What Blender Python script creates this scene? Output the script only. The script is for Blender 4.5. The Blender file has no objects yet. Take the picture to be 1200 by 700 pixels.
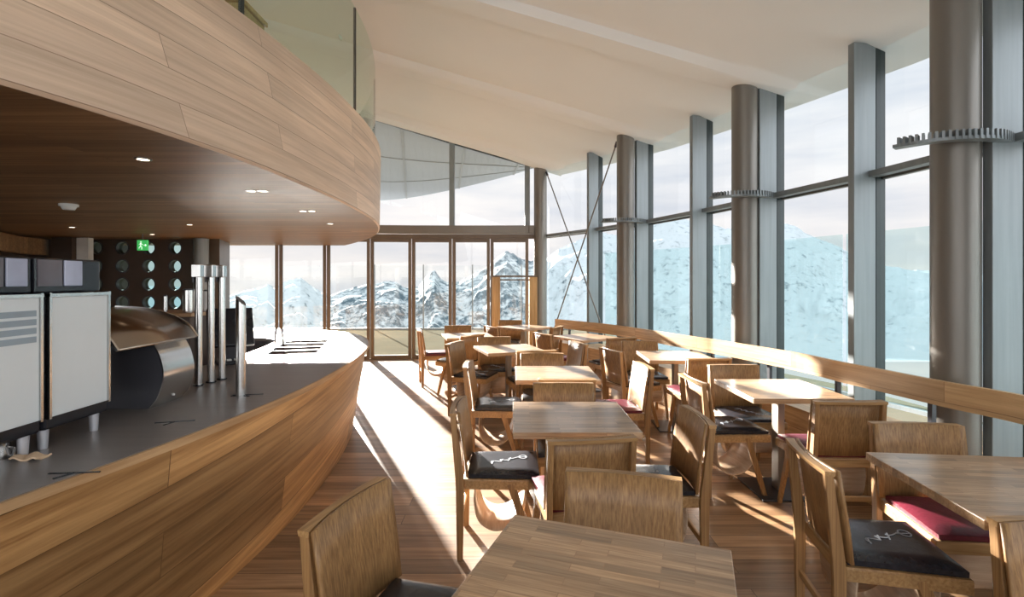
import bpy, bmesh, math, random
from mathutils import Vector, Matrix, noise
R = math.radians
random.seed(7)
scn = bpy.context.scene
col = scn.collection

# ---------------------------------------------------------------- camera, world, sun, exposure
cam_d = bpy.data.cameras.new('camera'); cam = bpy.data.objects.new('camera', cam_d); col.objects.link(cam)
cam.location = (0, 0, 1.55); cam.rotation_euler = (R(90), 0, 0)
cam_d.sensor_width = 36; cam_d.lens = 18; cam_d.shift_y = -22/1200; cam_d.clip_end = 3000; cam_d.clip_start = 0.05
scn.camera = cam
scn.view_settings.view_transform = 'Standard'; scn.view_settings.look = 'None'
scn.view_settings.gamma = 1; scn.view_settings.use_curve_mapping = False
scn.view_settings.exposure = 0.0

SUN_AZ = R(-24.5); SUN_EL = R(11.8)
sd = bpy.data.lights.new('sun', 'SUN'); sun = bpy.data.objects.new('sun', sd); col.objects.link(sun)
sd.energy = 60; sd.angle = R(0.7); sd.color = (1.0, 0.925, 0.86)
to_sun = Vector((math.sin(SUN_AZ)*math.cos(SUN_EL), math.cos(SUN_AZ)*math.cos(SUN_EL), math.sin(SUN_EL)))
sun.rotation_euler = to_sun.to_track_quat('Z', 'Y').to_euler()
sun.location = to_sun*30

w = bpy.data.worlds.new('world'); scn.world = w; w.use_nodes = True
nt = w.node_tree; nt.nodes.clear()
def N(nt, typ, **kw):
    n = nt.nodes.new(typ)
    for k, v in kw.items(): setattr(n, k, v)
    return n
tc = N(nt, 'ShaderNodeTexCoord'); sep = N(nt, 'ShaderNodeSeparateXYZ'); nt.links.new(tc.outputs['Generated'], sep.inputs[0])
rmp = N(nt, 'ShaderNodeValToRGB'); nt.links.new(sep.outputs['Z'], rmp.inputs[0])
e = rmp.color_ramp.elements
e[0].position = 0.0; e[0].color = (0.86, 0.80, 0.78, 1)
e[1].position = 0.9; e[1].color = (.95, .97, 1.0, 1)
x = e.new(0.12); x.color = (0.86, 0.82, 0.83, 1)
x = e.new(0.35); x.color = (0.80, 0.82, 0.86, 1)
mp = N(nt, 'ShaderNodeMapping'); mp.inputs['Scale'].default_value = (1.5, 1.5, 9)
nz = N(nt, 'ShaderNodeTexNoise'); nz.inputs['Scale'].default_value = 2.2; nz.inputs['Detail'].default_value = 6
nt.links.new(tc.outputs['Generated'], mp.inputs[0]); nt.links.new(mp.outputs[0], nz.inputs['Vector'])
cr = N(nt, 'ShaderNodeValToRGB'); nt.links.new(nz.outputs['Fac'], cr.inputs[0])
cr.color_ramp.elements[0].position = .35; cr.color_ramp.elements[0].color = (.84, .88, .94, 1)
cr.color_ramp.elements[1].position = .65; cr.color_ramp.elements[1].color = (1.12, 1.1, 1.08, 1)
mx = N(nt, 'ShaderNodeMix', data_type='RGBA', blend_type='MULTIPLY'); mx.inputs[0].default_value = 1
nt.links.new(rmp.outputs[0], mx.inputs[6]); nt.links.new(cr.outputs[0], mx.inputs[7])
bg = N(nt, 'ShaderNodeBackground'); bg.inputs['Strength'].default_value = .95
# extra sky brightness added overhead and behind the viewer to light the interior
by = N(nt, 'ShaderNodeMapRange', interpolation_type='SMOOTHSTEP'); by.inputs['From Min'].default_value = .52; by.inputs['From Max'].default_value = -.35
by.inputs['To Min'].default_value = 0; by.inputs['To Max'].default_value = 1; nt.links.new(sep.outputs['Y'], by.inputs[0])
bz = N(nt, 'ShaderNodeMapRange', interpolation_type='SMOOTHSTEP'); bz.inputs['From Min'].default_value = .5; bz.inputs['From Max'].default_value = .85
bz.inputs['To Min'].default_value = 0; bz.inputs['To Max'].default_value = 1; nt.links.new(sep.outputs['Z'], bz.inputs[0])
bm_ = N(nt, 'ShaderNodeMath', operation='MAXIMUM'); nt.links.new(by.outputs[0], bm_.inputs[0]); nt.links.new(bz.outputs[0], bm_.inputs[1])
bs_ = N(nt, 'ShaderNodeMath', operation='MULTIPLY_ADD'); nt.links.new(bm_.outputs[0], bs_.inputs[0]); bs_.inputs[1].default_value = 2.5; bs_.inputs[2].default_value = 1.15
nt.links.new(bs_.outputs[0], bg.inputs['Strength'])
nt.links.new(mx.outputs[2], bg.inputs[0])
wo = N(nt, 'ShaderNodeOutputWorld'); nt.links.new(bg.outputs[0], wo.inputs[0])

# ---------------------------------------------------------------- materials
def newmat(name):
    m = bpy.data.materials.new(name); m.use_nodes = True
    nt = m.node_tree; nt.nodes.clear()
    out = N(nt, 'ShaderNodeOutputMaterial'); b = N(nt, 'ShaderNodeBsdfPrincipled'); nt.links.new(b.outputs[0], out.inputs[0])
    return m, nt, b, out
def plain(name, c, rough=.5, metal=0, noise_amt=.06, scale=8, spec=.5, stretch=(1, 1, 1), bump=0):
    m, nt, b, out = newmat(name)
    tc = N(nt, 'ShaderNodeTexCoord'); mp = N(nt, 'ShaderNodeMapping'); mp.inputs['Scale'].default_value = stretch
    nz = N(nt, 'ShaderNodeTexNoise'); nz.inputs['Scale'].default_value = scale; nz.inputs['Detail'].default_value = 4
    nt.links.new(tc.outputs['Object'], mp.inputs[0]); nt.links.new(mp.outputs[0], nz.inputs['Vector'])
    r = N(nt, 'ShaderNodeValToRGB'); nt.links.new(nz.outputs['Fac'], r.inputs[0])
    r.color_ramp.elements[0].position = .3; r.color_ramp.elements[1].position = .7
    r.color_ramp.elements[0].color = tuple(v*(1-noise_amt) for v in c)+(1,)
    r.color_ramp.elements[1].color = tuple(min(1, v*(1+noise_amt)) for v in c)+(1,)
    nt.links.new(r.outputs[0], b.inputs['Base Color'])
    b.inputs['Roughness'].default_value = rough; b.inputs['Metallic'].default_value = metal
    b.inputs['Specular IOR Level'].default_value = spec
    if bump:
        bp = N(nt, 'ShaderNodeBump'); bp.inputs['Strength'].default_value = bump; bp.inputs['Distance'].default_value = .01
        nt.links.new(nz.outputs['Fac'], bp.inputs['Height']); nt.links.new(bp.outputs[0], b.inputs['Normal'])
    return m
def wood(name, c1, c2, rot=0.0, coord='Object', planks=None, grain=(3, 60), rough=.45, var=.25, seam=.5, axis='X', rand=.0, coat=0):
    """grain runs along X of the (rotated) vector; planks = (length, width)"""
    m, nt, b, out = newmat(name)
    L = nt.links.new
    tc = N(nt, 'ShaderNodeTexCoord'); src = tc.outputs[coord]
    rt = N(nt, 'ShaderNodeMapping')
    if axis == 'Z': rt.inputs['Rotation'].default_value = (0, R(90), 0)
    else: rt.inputs['Rotation'].default_value = (0, 0, rot)
    L(src, rt.inputs[0]); vec = rt.outputs[0]
    gm = N(nt, 'ShaderNodeMapping'); gm.inputs['Scale'].default_value = (grain[0], grain[1], grain[1])
    gvec = vec
    if planks:
        bk = N(nt, 'ShaderNodeTexBrick'); bk.inputs['Scale'].default_value = 1
        bk.inputs['Color1'].default_value = (0, 0, 0, 1); bk.inputs['Color2'].default_value = (1, 1, 1, 1)
        bk.inputs['Mortar'].default_value = (.5, .5, .5, 1)
        bk.inputs['Mortar Size'].default_value = .0012 if planks[1] < .06 else .0022
        bk.inputs['Mortar Smooth'].default_value = .1
        bk.inputs['Brick Width'].default_value = planks[0]; bk.inputs['Row Height'].default_value = planks[1]
        bk.offset = .37; bk.offset_frequency = 2; bk.squash = 1
        L(vec, bk.inputs['Vector'])
        sh = N(nt, 'ShaderNodeVectorMath', operation='SCALE'); sh.inputs['Scale'].default_value = 7.3
        L(bk.outputs['Color'], sh.inputs[0])
        ad = N(nt, 'ShaderNodeVectorMath', operation='ADD'); L(vec, ad.inputs[0]); L(sh.outputs[0], ad.inputs[1])
        gvec = ad.outputs[0]
    L(gvec, gm.inputs[0])
    nz = N(nt, 'ShaderNodeTexNoise'); nz.inputs['Scale'].default_value = 1; nz.inputs['Detail'].default_value = 5
    nz.inputs['Roughness'].default_value = .6; nz.inputs['Distortion'].default_value = .35
    L(gm.outputs[0], nz.inputs['Vector'])
    r = N(nt, 'ShaderNodeValToRGB'); L(nz.outputs['Fac'], r.inputs[0])
    r.color_ramp.elements[0].position = .33; r.color_ramp.elements[1].position = .68
    r.color_ramp.elements[0].color = c1+(1,); r.color_ramp.elements[1].color = c2+(1,)
    cur = r.outputs[0]
    # broad figure
    g2 = N(nt, 'ShaderNodeMapping'); g2.inputs['Scale'].default_value = (grain[0]*.45, grain[1]*.14, grain[1]*.14); L(gvec, g2.inputs[0])
    n2 = N(nt, 'ShaderNodeTexNoise'); n2.inputs['Scale'].default_value = 1; n2.inputs['Detail'].default_value = 2; L(g2.outputs[0], n2.inputs['Vector'])
    mr = N(nt, 'ShaderNodeMapRange'); mr.inputs['From Min'].default_value = .3; mr.inputs['From Max'].default_value = .7
    mr.inputs['To Min'].default_value = .82; mr.inputs['To Max'].default_value = 1.15; L(n2.outputs['Fac'], mr.inputs[0])
    hs = N(nt, 'ShaderNodeHueSaturation'); L(cur, hs.inputs['Color']); L(mr.outputs[0], hs.inputs['Value']); cur = hs.outputs[0]
    if planks:
        sp = N(nt, 'ShaderNodeMapRange'); sp.inputs['To Min'].default_value = 1-var; sp.inputs['To Max'].default_value = 1+var*.8
        L(bk.outputs['Color'], sp.inputs[0])
        h2 = N(nt, 'ShaderNodeHueSaturation'); L(cur, h2.inputs['Color']); L(sp.outputs[0], h2.inputs['Value']); cur = h2.outputs[0]
        sm = N(nt, 'ShaderNodeMix', data_type='RGBA', blend_type='MULTIPLY'); 
        L(bk.outputs['Fac'], sm.inputs[0]); L(cur, sm.inputs[6]); sm.inputs[7].default_value = (seam, seam*.9, seam*.85, 1); cur = sm.outputs[2]
    if rand:
        oi = N(nt, 'ShaderNodeObjectInfo'); rr = N(nt, 'ShaderNodeMapRange'); rr.inputs['To Min'].default_value = 1-rand; rr.inputs['To Max'].default_value = 1+rand
        L(oi.outputs['Random'], rr.inputs[0]); h3 = N(nt, 'ShaderNodeHueSaturation'); L(cur, h3.inputs['Color']); L(rr.outputs[0], h3.inputs['Value']); cur = h3.outputs[0]
    L(cur, b.inputs['Base Color']); b.inputs['Roughness'].default_value = rough
    b.inputs['Coat Weight'].default_value = coat; b.inputs['Coat Roughness'].default_value = .2
    return m
def glass(name, tint, refl=.9, through=1.0):
    m, nt, b, out = newmat(name); nt.nodes.remove(b)
    tr = N(nt, 'ShaderNodeBsdfTransparent'); tr.inputs[0].default_value = tint+(1,)
    gl = N(nt, 'ShaderNodeBsdfGlossy'); gl.inputs['Roughness'].default_value = .0; gl.inputs[0].default_value = (refl, refl, refl, 1)
    fr = N(nt, 'ShaderNodeFresnel'); fr.inputs['IOR'].default_value = 1.45
    gm = N(nt, 'ShaderNodeNewGeometry'); sb = N(nt, 'ShaderNodeMath', operation='SUBTRACT'); sb.inputs[0].default_value = 1
    nt.links.new(gm.outputs['Backfacing'], sb.inputs[1])
    ml = N(nt, 'ShaderNodeMath', operation='MULTIPLY'); nt.links.new(fr.outputs[0], ml.inputs[0]); nt.links.new(sb.outputs[0], ml.inputs[1])
    mxx = N(nt, 'ShaderNodeMixShader'); nt.links.new(ml.outputs[0], mxx.inputs[0])
    nt.links.new(tr.outputs[0], mxx.inputs[1]); nt.links.new(gl.outputs[0], mxx.inputs[2]); nt.links.new(mxx.outputs[0], out.inputs[0])
    return m
def emit(name, c, s):
    m, nt, b, out = newmat(name)
    b.inputs['Base Color'].default_value = c+(1,); b.inputs['Emission Color'].default_value = c+(1,); b.inputs['Emission Strength'].default_value = s
    return m
M = {}
M['floor'] = wood('floor_oak', (.20, .105, .048), (.40, .245, .135), coord='Object', planks=(1.9, .135), grain=(1.6, 34), rough=.36, var=.42, seam=.3, coat=.1)
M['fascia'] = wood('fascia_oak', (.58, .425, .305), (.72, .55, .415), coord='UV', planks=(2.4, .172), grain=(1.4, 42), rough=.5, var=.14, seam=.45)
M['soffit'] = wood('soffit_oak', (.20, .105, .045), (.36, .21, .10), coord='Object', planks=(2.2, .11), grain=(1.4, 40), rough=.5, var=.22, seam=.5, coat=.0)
M['bar'] = wood('bar_oak', (.24, .115, .038), (.50, .285, .115), coord='UV', rot=R(-4), planks=(2.6, .21), grain=(1.3, 26), rough=.42, var=.38, seam=.4)
M['rim'] = wood('rim_oak', (.34, .19, .085), (.52, .33, .17), coord='UV', grain=(2, 40))
M['block'] = wood('butcher_block_oak', (.31, .175, .085), (.53, .345, .195), planks=(.24, .036), grain=(5, 90), rough=.4, var=.32, seam=.8, rand=.05, coat=.8)
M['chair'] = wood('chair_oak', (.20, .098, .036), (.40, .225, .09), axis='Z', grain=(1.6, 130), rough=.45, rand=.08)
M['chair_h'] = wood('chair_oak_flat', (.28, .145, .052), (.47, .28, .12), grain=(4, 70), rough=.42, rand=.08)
M['tray'] = wood('bent_plywood', (.42, .28, .18), (.60, .44, .31), grain=(4, 40), rough=.35, rand=.05)
M['rail'] = wood('rail_oak', (.42, .25, .115), (.64, .42, .22), coord='UV', planks=(1.35, .3), grain=(1.8, 36), rough=.4, var=.16, seam=.5)
M['gold_oak'] = wood('frame_oak', (.36, .21, .08), (.55, .36, .16), axis='Z', grain=(2, 40))
M['black_leather'] = plain('black_leatherette', (.02, .02, .026), .27, noise_amt=.3, scale=60, bump=.15)
M['red_leather'] = plain('oxblood_leatherette', (.115, .010, .022), .36, noise_amt=.15, scale=60, bump=.15)
M['stitch'] = plain('white_thread', (.36, .38, .42), .6)
M['ceiling'] = plain('ceiling_plaster', (.835, .86, .865), .85, noise_amt=.015, scale=1.2)
M['overhang'] = plain('overhang_panel', (.40, .45, .50), .6, noise_amt=.03, scale=1)
M['seam'] = plain('overhang_seam', (.35, .38, .40), .6)
M['steel_post'] = plain('column_paint', (.20, .185, .165), .38, metal=.35, noise_amt=.05, scale=3, stretch=(1, 1, .2))
M['fin'] = plain('fin_aluminium', (.22, .245, .255), .42, metal=.35, noise_amt=.08, scale=5, stretch=(6, 6, .3))
M['cap'] = plain('black_gasket', (.012, .022, .022), .4)
M['frame_brown'] = plain('bronze_frame', (.14, .11, .085), .42, metal=.3, noise_amt=.08, scale=5)
M['glass'] = glass('clear_glass', (.97, .985, .98))
M['glass_teal'] = glass('facade_glass', (.95, .975, .98))
M['glass_wind'] = glass('windbreak_glass', (.87, .945, .942))
M['glass_wind2'] = glass('terrace_screen_glass', (.97, .985, .985))
M['glass_green'] = glass('balustrade_glass', (.87, .955, .915))
M['glass_port'] = glass('porthole_glass', (.66, .80, .79))
M['steel'] = plain('counter_steel', (.20, .18, .17), .38, spec=.5, metal=.15, noise_amt=.06, scale=3, stretch=(1, 8, 1))
M['chrome'] = plain('brushed_steel', (.62, .61, .60), .22, metal=1, noise_amt=.05, scale=12, stretch=(1, 1, .1))
M['bronze'] = plain('bronze_steel', (.36, .29, .23), .25, metal=1, noise_amt=.05, scale=4)
M['black'] = plain('black_enamel', (.012, .013, .018), .22)
M['dark'] = plain('dark_grey_steel', (.055, .055, .065), .35)
M['dark_wall'] = plain('dark_brown_wall', (.075, .05, .038), .6, noise_amt=.12, scale=3)
M['panel_white'] = plain('frosted_panel', (.66, .70, .72), .3, noise_amt=.04, scale=3)
M['panel_grey'] = plain('vent_grey', (.27, .33, .38), .4)
M['lilac'] = plain('hopper_plastic', (.40, .42, .55), .12, noise_amt=.3, scale=3)
M['mauve'] = plain('smoked_plastic', (.12, .10, .115), .12, noise_amt=.3, scale=3)
M['foot'] = plain('silver_foot', (.62, .62, .66), .3, metal=.6)
M['white'] = plain('white_plastic', (.75, .75, .73), .4)
M['lamp'] = emit('downlight_glow', (1, .86, .66), 6)
M['green'] = emit('exit_green', (.06, .5, .12), .7)
M['exit_white'] = emit('exit_white', (.8, 1, .8), .8)
M['terrace'] = plain('terrace_stone', (.115, .106, .080), 1.0, spec=.0, noise_amt=.08, scale=.8)
M['table_post'] = plain('table_post_steel', (.30, .26, .22), .35, metal=.6, noise_amt=.05)
M['plate'] = plain('table_base_steel', (.06, .062, .07), .35, metal=.5)
M['wellwood'] = plain('well_dark', (.045, .025, .016), .7, spec=.1)
M['cloth'] = plain('tan_cloth', (.62, .45, .30), .8); M['blue'] = plain('blue_cloth', (.02, .04, .35), .6)

def snow():
    m, nt, b, out = newmat('snow_and_rock'); L = nt.links.new
    g = N(nt, 'ShaderNodeNewGeometry'); sp = N(nt, 'ShaderNodeSeparateXYZ'); L(g.outputs['Normal'], sp.inputs[0])
    tc = N(nt, 'ShaderNodeTexCoord'); nz = N(nt, 'ShaderNodeTexNoise'); nz.inputs['Scale'].default_value = .14; nz.inputs['Detail'].default_value = 9; nz.inputs['Roughness'].default_value = .68
    L(tc.outputs['Object'], nz.inputs['Vector'])
    at = N(nt, 'ShaderNodeAttribute'); at.attribute_name = 'rock'
    a = N(nt, 'ShaderNodeMath', operation='MULTIPLY_ADD'); L(nz.outputs['Fac'], a.inputs[0]); a.inputs[1].default_value = 2.1; L(at.outputs['Fac'], a.inputs[2])
    a2 = N(nt, 'ShaderNodeMath', operation='SUBTRACT'); L(a.outputs[0], a2.inputs[0]); 
    sl = N(nt, 'ShaderNodeMath', operation='MULTIPLY'); L(sp.outputs['Z'], sl.inputs[0]); sl.inputs[1].default_value = .55; L(sl.outputs[0], a2.inputs[1])
    r = N(nt, 'ShaderNodeValToRGB'); L(a2.outputs[0], r.inputs[0])
    r.color_ramp.elements[0].position = .50; r.color_ramp.elements[0].color = (.30, .332, .342, 1)
    r.color_ramp.elements[1].position = .86; r.color_ramp.elements[1].color = (.05, .075, .09, 1)
    L(r.outputs[0], b.inputs['Base Color']); b.inputs['Roughness'].default_value = .9; b.inputs['Specular IOR Level'].default_value = .1
    return m
M['snow'] = snow()

# ---------------------------------------------------------------- helpers
class MB:
    def __init__(s): s.bm = bmesh.new(); s.uv = None
    def quad(s, pts, uvs=None):
        f = s.bm.faces.new([s.bm.verts.new(p) for p in pts])
        if uvs:
            if s.uv is None: s.uv = s.bm.loops.layers.uv.new('UVMap')
            for l, u in zip(f.loops, uvs): l[s.uv].uv = u
        return f
    def box(s, a, b, mat=None):
        vs = [Vector((x, y, z)) for x in (a[0], b[0]) for y in (a[1], b[1]) for z in (a[2], b[2])]
        if mat is not None: vs = [mat @ v for v in vs]
        v = [s.bm.verts.new(p) for p in vs]
        for f in ((0, 1, 3, 2), (4, 6, 7, 5), (0, 4, 5, 1), (2, 3, 7, 6), (0, 2, 6, 4), (1, 5, 7, 3)): s.bm.faces.new([v[i] for i in f])
        return s
    def prism(s, poly, z0, z1):
        n = len(poly); lo = [s.bm.verts.new((p[0], p[1], z0 if not callable(z0) else z0(p))) for p in poly]
        hi = [s.bm.verts.new((p[0], p[1], z1 if not callable(z1) else z1(p))) for p in poly]
        s.bm.faces.new(lo[::-1]); s.bm.faces.new(hi)
        for i in range(n): s.bm.faces.new((lo[i], lo[(i+1) % n], hi[(i+1) % n], hi[i]))
        return s
    def bar(s, p0, p1, w, h, up=(0, 0, 1), w1=None, h1=None):
        p0, p1 = Vector(p0), Vector(p1); d = (p1-p0).normalized(); u = Vector(up)
        sx = d.cross(u).normalized(); sy = sx.cross(d).normalized()
        w1 = w if w1 is None else w1; h1 = h if h1 is None else h1
        A = [p0+sx*a*w/2+sy*b*h/2 for a, b in ((-1, -1), (1, -1), (1, 1), (-1, 1))]
        B = [p1+sx*a*w1/2+sy*b*h1/2 for a, b in ((-1, -1), (1, -1), (1, 1), (-1, 1))]
        A = [s.bm.verts.new(p) for p in A]; B = [s.bm.verts.new(p) for p in B]
        s.bm.faces.new(A[::-1]); s.bm.faces.new(B)
        for i in range(4): s.bm.faces.new((A[i], A[(i+1) % 4], B[(i+1) % 4], B[i]))
        return s
    def tube(s, p0, p1, r0, r1=None, n=20):
        p0, p1 = Vector(p0), Vector(p1); d = (p1-p0); q = d.to_track_quat('Z', 'Y'); r1 = r0 if r1 is None else r1
        A = [s.bm.verts.new(p0+q @ Vector((r0*math.cos(t), r0*math.sin(t), 0))) for t in [2*math.pi*i/n for i in range(n)]]
        B = [s.bm.verts.new(p1+q @ Vector((r1*math.cos(t), r1*math.sin(t), 0))) for t in [2*math.pi*i/n for i in range(n)]]
        s.bm.faces.new(A[::-1]); s.bm.faces.new(B)
        for i in range(n): s.bm.faces.new((A[i], A[(i+1) % n], B[(i+1) % n], B[i]))
        return s
    def loft(s, rows, closed_cols=False, uvs=None):
        """rows of equal length points, verts shared"""
        V = [[s.bm.verts.new(p) for p in r] for r in rows]
        if uvs and s.uv is None: s.uv = s.bm.loops.layers.uv.new('UVMap')
        for i in range(len(V)-1):
            m = len(V[i]); rng = range(m if closed_cols else m-1)
            for j in rng:
                k = (j+1) % m
                f = s.bm.faces.new((V[i][j], V[i][k], V[i+1][k], V[i+1][j]))
                if uvs:
                    for l, (a, b) in zip(f.loops, ((i, j), (i, k), (i+1, k), (i+1, j))): l[s.uv].uv = uvs[a][b]
        return V
    def build(s, name, mat, parent=None, smooth=False, bevel=0, seg=2, weld=False):
        if weld: bmesh.ops.remove_doubles(s.bm, verts=s.bm.verts, dist=1e-5)
        bmesh.ops.recalc_face_normals(s.bm, faces=s.bm.faces)
        me = bpy.data.meshes.new(name); s.bm.to_mesh(me); s.bm.free()
        o = bpy.data.objects.new(name, me); col.objects.link(o); o.data.materials.append(M[mat] if isinstance(mat, str) else mat)
        if smooth:
            for p in me.polygons: p.use_smooth = True
            md = o.modifiers.new('ws', 'EDGE_SPLIT'); md.split_angle = R(35)
        if bevel:
            md = o.modifiers.new('bevel', 'BEVEL'); md.width = bevel; md.segments = seg; md.limit_method = 'ANGLE'; md.angle_limit = R(40)
        if parent: o.parent = parent
        return o
def tag(o, label=None, cat=None, group=None, kind=None):
    if label: o['label'] = label
    if cat: o['category'] = cat
    if group: o['group'] = group
    if kind: o['kind'] = kind
    return o
def empty(name, loc=(0, 0, 0), rz=0):
    o = bpy.data.objects.new(name, None); col.objects.link(o); o.location = loc; o.rotation_euler = (0, 0, rz); o.empty_display_size = .1; return o
def copy_tree(o, parent=None):
    c = o.copy(); col.objects.link(c)
    if parent: c.parent = parent
    for ch in list(o.children): copy_tree(ch, c)
    return c
def spline(pts, n=8):
    out = []; P = [Vector(p) for p in pts]; P = [2*P[0]-P[1]]+P+[2*P[-1]-P[-2]]
    for i in range(1, len(P)-2):
        for k in range(n):
            t = k/n; a, b, c, d = P[i-1], P[i], P[i+1], P[i+2]
            out.append(.5*((2*b)+(c-a)*t+(2*a-5*b+4*c-d)*t*t+(3*b-a-3*c+d)*t**3))
    out.append(P[-2]); return out
def arclen(pts):
    L = [0]
    for a, b in zip(pts, pts[1:]): L.append(L[-1]+(b-a).length)
    return L
def normals2(pts):  # left-hand (for increasing Y along the glass this is inwards)
    out = []
    for i in range(len(pts)):
        a = pts[max(0, i-1)]; b = pts[min(len(pts)-1, i+1)]; d = (b-a).normalized(); out.append(Vector((-d.y, d.x)))
    return out

# ---------------------------------------------------------------- plan of the glass line and the ceiling
GP = [(2.45, -3.4), (2.72, -2.3), (2.93, -1.2), (3.08, -.1), (3.16, .98), (3.17, 2.05), (3.11, 3.12), (2.97, 4.18), (2.72, 5.25), (2.43, 6.37), (2.03, 7.6), (1.48, 8.72), (.66, 10.08)]
GV = [Vector(p) for p in GP]
def xg(y):
    y = max(GP[0][1], min(GP[-1][1], y))
    for (x0, y0), (x1, y1) in zip(GP, GP[1:]):
        if y <= y1: return x0+(x1-x0)*(y-y0)/(y1-y0)
    return GP[-1][0]
def zc(x, y):
    zg = 3.40+.33*max(-.3, min(1.05, (y-3.4)/6.5))
    return zg+.29*(xg(y)-x)
COLS = [(.55, 9.93), (1.66, 7.5), (2.39, 5.26), (2.77, 3.2), (2.86, 1.1), (2.72, -1.1)]

# floor, terrace
MB().prism([(-7.5, -3.5), (2.45, -3.5)]+GP+[(.34, 10.15), (-1.18, 10.2), (-2.77, 10.08), (-3.56, 9.93), (-4.35, 9.67), (-5.14, 9.28), (-4.95, 8.4), (-7.5, 8.4)], -.02, 0).build('floor', 'floor')['kind'] = 'structure'
MB().prism([(-16, -8), (5.4, -8), (5.5, 3.5), (5.0, 7.5), (4.1, 10), (3.2, 12), (2.6, 16.8), (-16, 16.8)], -.4, -.03).build('terrace_ground', 'terrace')['kind'] = 'structure'

# ceiling with shallow ribs running in from each column
mb = MB(); ys = []
yy = -3.6
while yy < 10.25: ys.append(yy); yy += .06
ys += [10.25]
ribs = [9.75, 7.45, 5.2, 3.15, 1.05, -1.1]
rows = []
for y in ys:
    r = []
    for k in range(15):
        t = k/14; x = (xg(y)+.32)*(1-t)+(-7.6)*t
        inward = xg(y)-x
        b = 0
        for ry in ribs:
            d = abs(y-ry); wv = .30
            b = max(b, max(0, 1-max(0, d-.16)/.07))
        edge = 1 if inward < .30 else max(0, 1-(inward-.30)/.15)
        r.append((x, y, zc(x, y)-.09*b*(1 if inward > .1 else 0)-.03*edge))
    rows.append(r)
mb.loft(rows); mb.loft([[(p[0], p[1], p[2]+.22) for p in r] for r in rows])
for i in (0, 14): mb.loft([[Vector(r[i]), Vector(r[i])+Vector((0, 0, .22))] for r in rows])
mb.build('ceiling', 'ceiling', smooth=True)['kind'] = 'structure'

# walls (left and the dark wall with round openings)
MB().box((-7.62, -3.6, 0), (-7.5, 10.2, 6.3)).build('wall_left', 'dark_wall')['kind'] = 'structure'
A = Vector((-7.5, 8.35)); B = Vector((-4.92, 8.35)); nx = 6; cw = (B-A).length/nx; ux = (B-A).normalized(); ny = 7; ch = .296; z00 = .165
mb = MB(); gl = []
def wp(s, z, off=0): p = A+ux*s; nn = Vector((-ux.y, ux.x)); p = p+nn*off; return (p.x, p.y, z)
for off, flip in ((0, 0), (.12, 1)):
    for i in range(nx):
        for j in range(ny):
            cx, cz, r_ = (i+.5)*cw+.075, z00+(j+.5)*ch-.02, .1
            n = 32; inner = [wp(cx+r_*math.cos(2*math.pi*k/n), cz+r_*math.sin(2*math.pi*k/n), off) for k in range(n)]
            outer = []
            x0, x1, y0, y1 = i*cw, (i+1)*cw, z00+j*ch, z00+(j+1)*ch
            for k in range(n):
                c_, s_ = math.cos(2*math.pi*k/n), math.sin(2*math.pi*k/n)
                ts = []
                if c_ > 1e-6: ts.append((x1-cx)/c_)
                if c_ < -1e-6: ts.append((x0-cx)/c_)
                if s_ > 1e-6: ts.append((y1-cz)/s_)
                if s_ < -1e-6: ts.append((y0-cz)/s_)
                t = min(ts); outer.append([cx+t*c_, cz+t*s_])
            for corner in ((x0, y0), (x1, y0), (x0, y1), (x1, y1)):
                kk = min(range(n), key=lambda k: (outer[k][0]-corner[0])**2+(outer[k][1]-corner[1])**2); outer[kk] = list(corner)
            mb.loft([inner+[inner[0]], [wp(a, b, off) for a, b in outer]+[wp(outer[0][0], outer[0][1], off)]])
            if off == 0: mb.loft([inner+[inner[0]], [wp(cx+r_*math.cos(2*math.pi*k/n), cz+r_*math.sin(2*math.pi*k/n), .12) for k in list(range(n))+[0]]])
    mb.quad([wp(0, 0, off), wp(nx*cw, 0, off), wp(nx*cw, z00, off), wp(0, z00, off)])
    mb.quad([wp(0, z00+ny*ch, off), wp(nx*cw, z00+ny*ch, off), wp(nx*cw, 6, off), wp(0, 6, off)])
mb.build('wall_back_left', 'dark_wall')['kind'] = 'structure'
wno = [0]
def window(name_kind='window'):
    wno[0] += 1; o = empty('window_%d' % wno[0]); o['kind'] = 'structure'; return o
for i in range(nx):
    wn = window()
    for j in range(ny):
        cx, cz = (i+.5)*cw+.075, z00+(j+.5)*ch-.02
        MB().tube(wp(cx, cz, .05), wp(cx, cz, .065), .1, n=32).build('pane', 'glass_port', wn)
        g = MB(); n = 32
        ri = [[wp(cx+rr*math.cos(2*math.pi*k/n), cz+rr*math.sin(2*math.pi*k/n), oo) for k in range(n)] for rr, oo in ((.112, 0), (.112, -.012), (.097, -.012), (.097, .05))]
        g.loft(ri, closed_cols=True); g.build('frame_ring', 'dark', wn)
# pier and grey pipe column beside the round openings
MB().prism([(-4.95, 8.3), (-4.74, 8.3), (-5.1, 9.25), (-5.3, 9.25)], 0, 3.0).build('trim_1', 'frame_brown')['kind'] = 'structure'
# low wooden bulkhead over the back bar
mb = MB(); pts = spline([(-5.2, 4.7), (-6.0, 5.7), (-6.55, 6.5), (-7.0, 7.3), (-7.2, 7.95)], 6)
mb.prism([(p.x, p.y) for p in pts]+[(p.x-.14, p.y+.05) for p in pts[::-1]], 1.93, 2.17)
mb.build('trim_2', 'soffit')['kind'] = 'structure'
MB().box((-6.72, 7.9, 0), (-6.54, 8.0, 2.2)).build('trim_3', 'white')['kind'] = 'structure'
MB().box((-7.05, 7.84, 0), (-6.74, 7.98, 2.2)).build('trim_4', 'dark_wall')['kind'] = 'structure'

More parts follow.
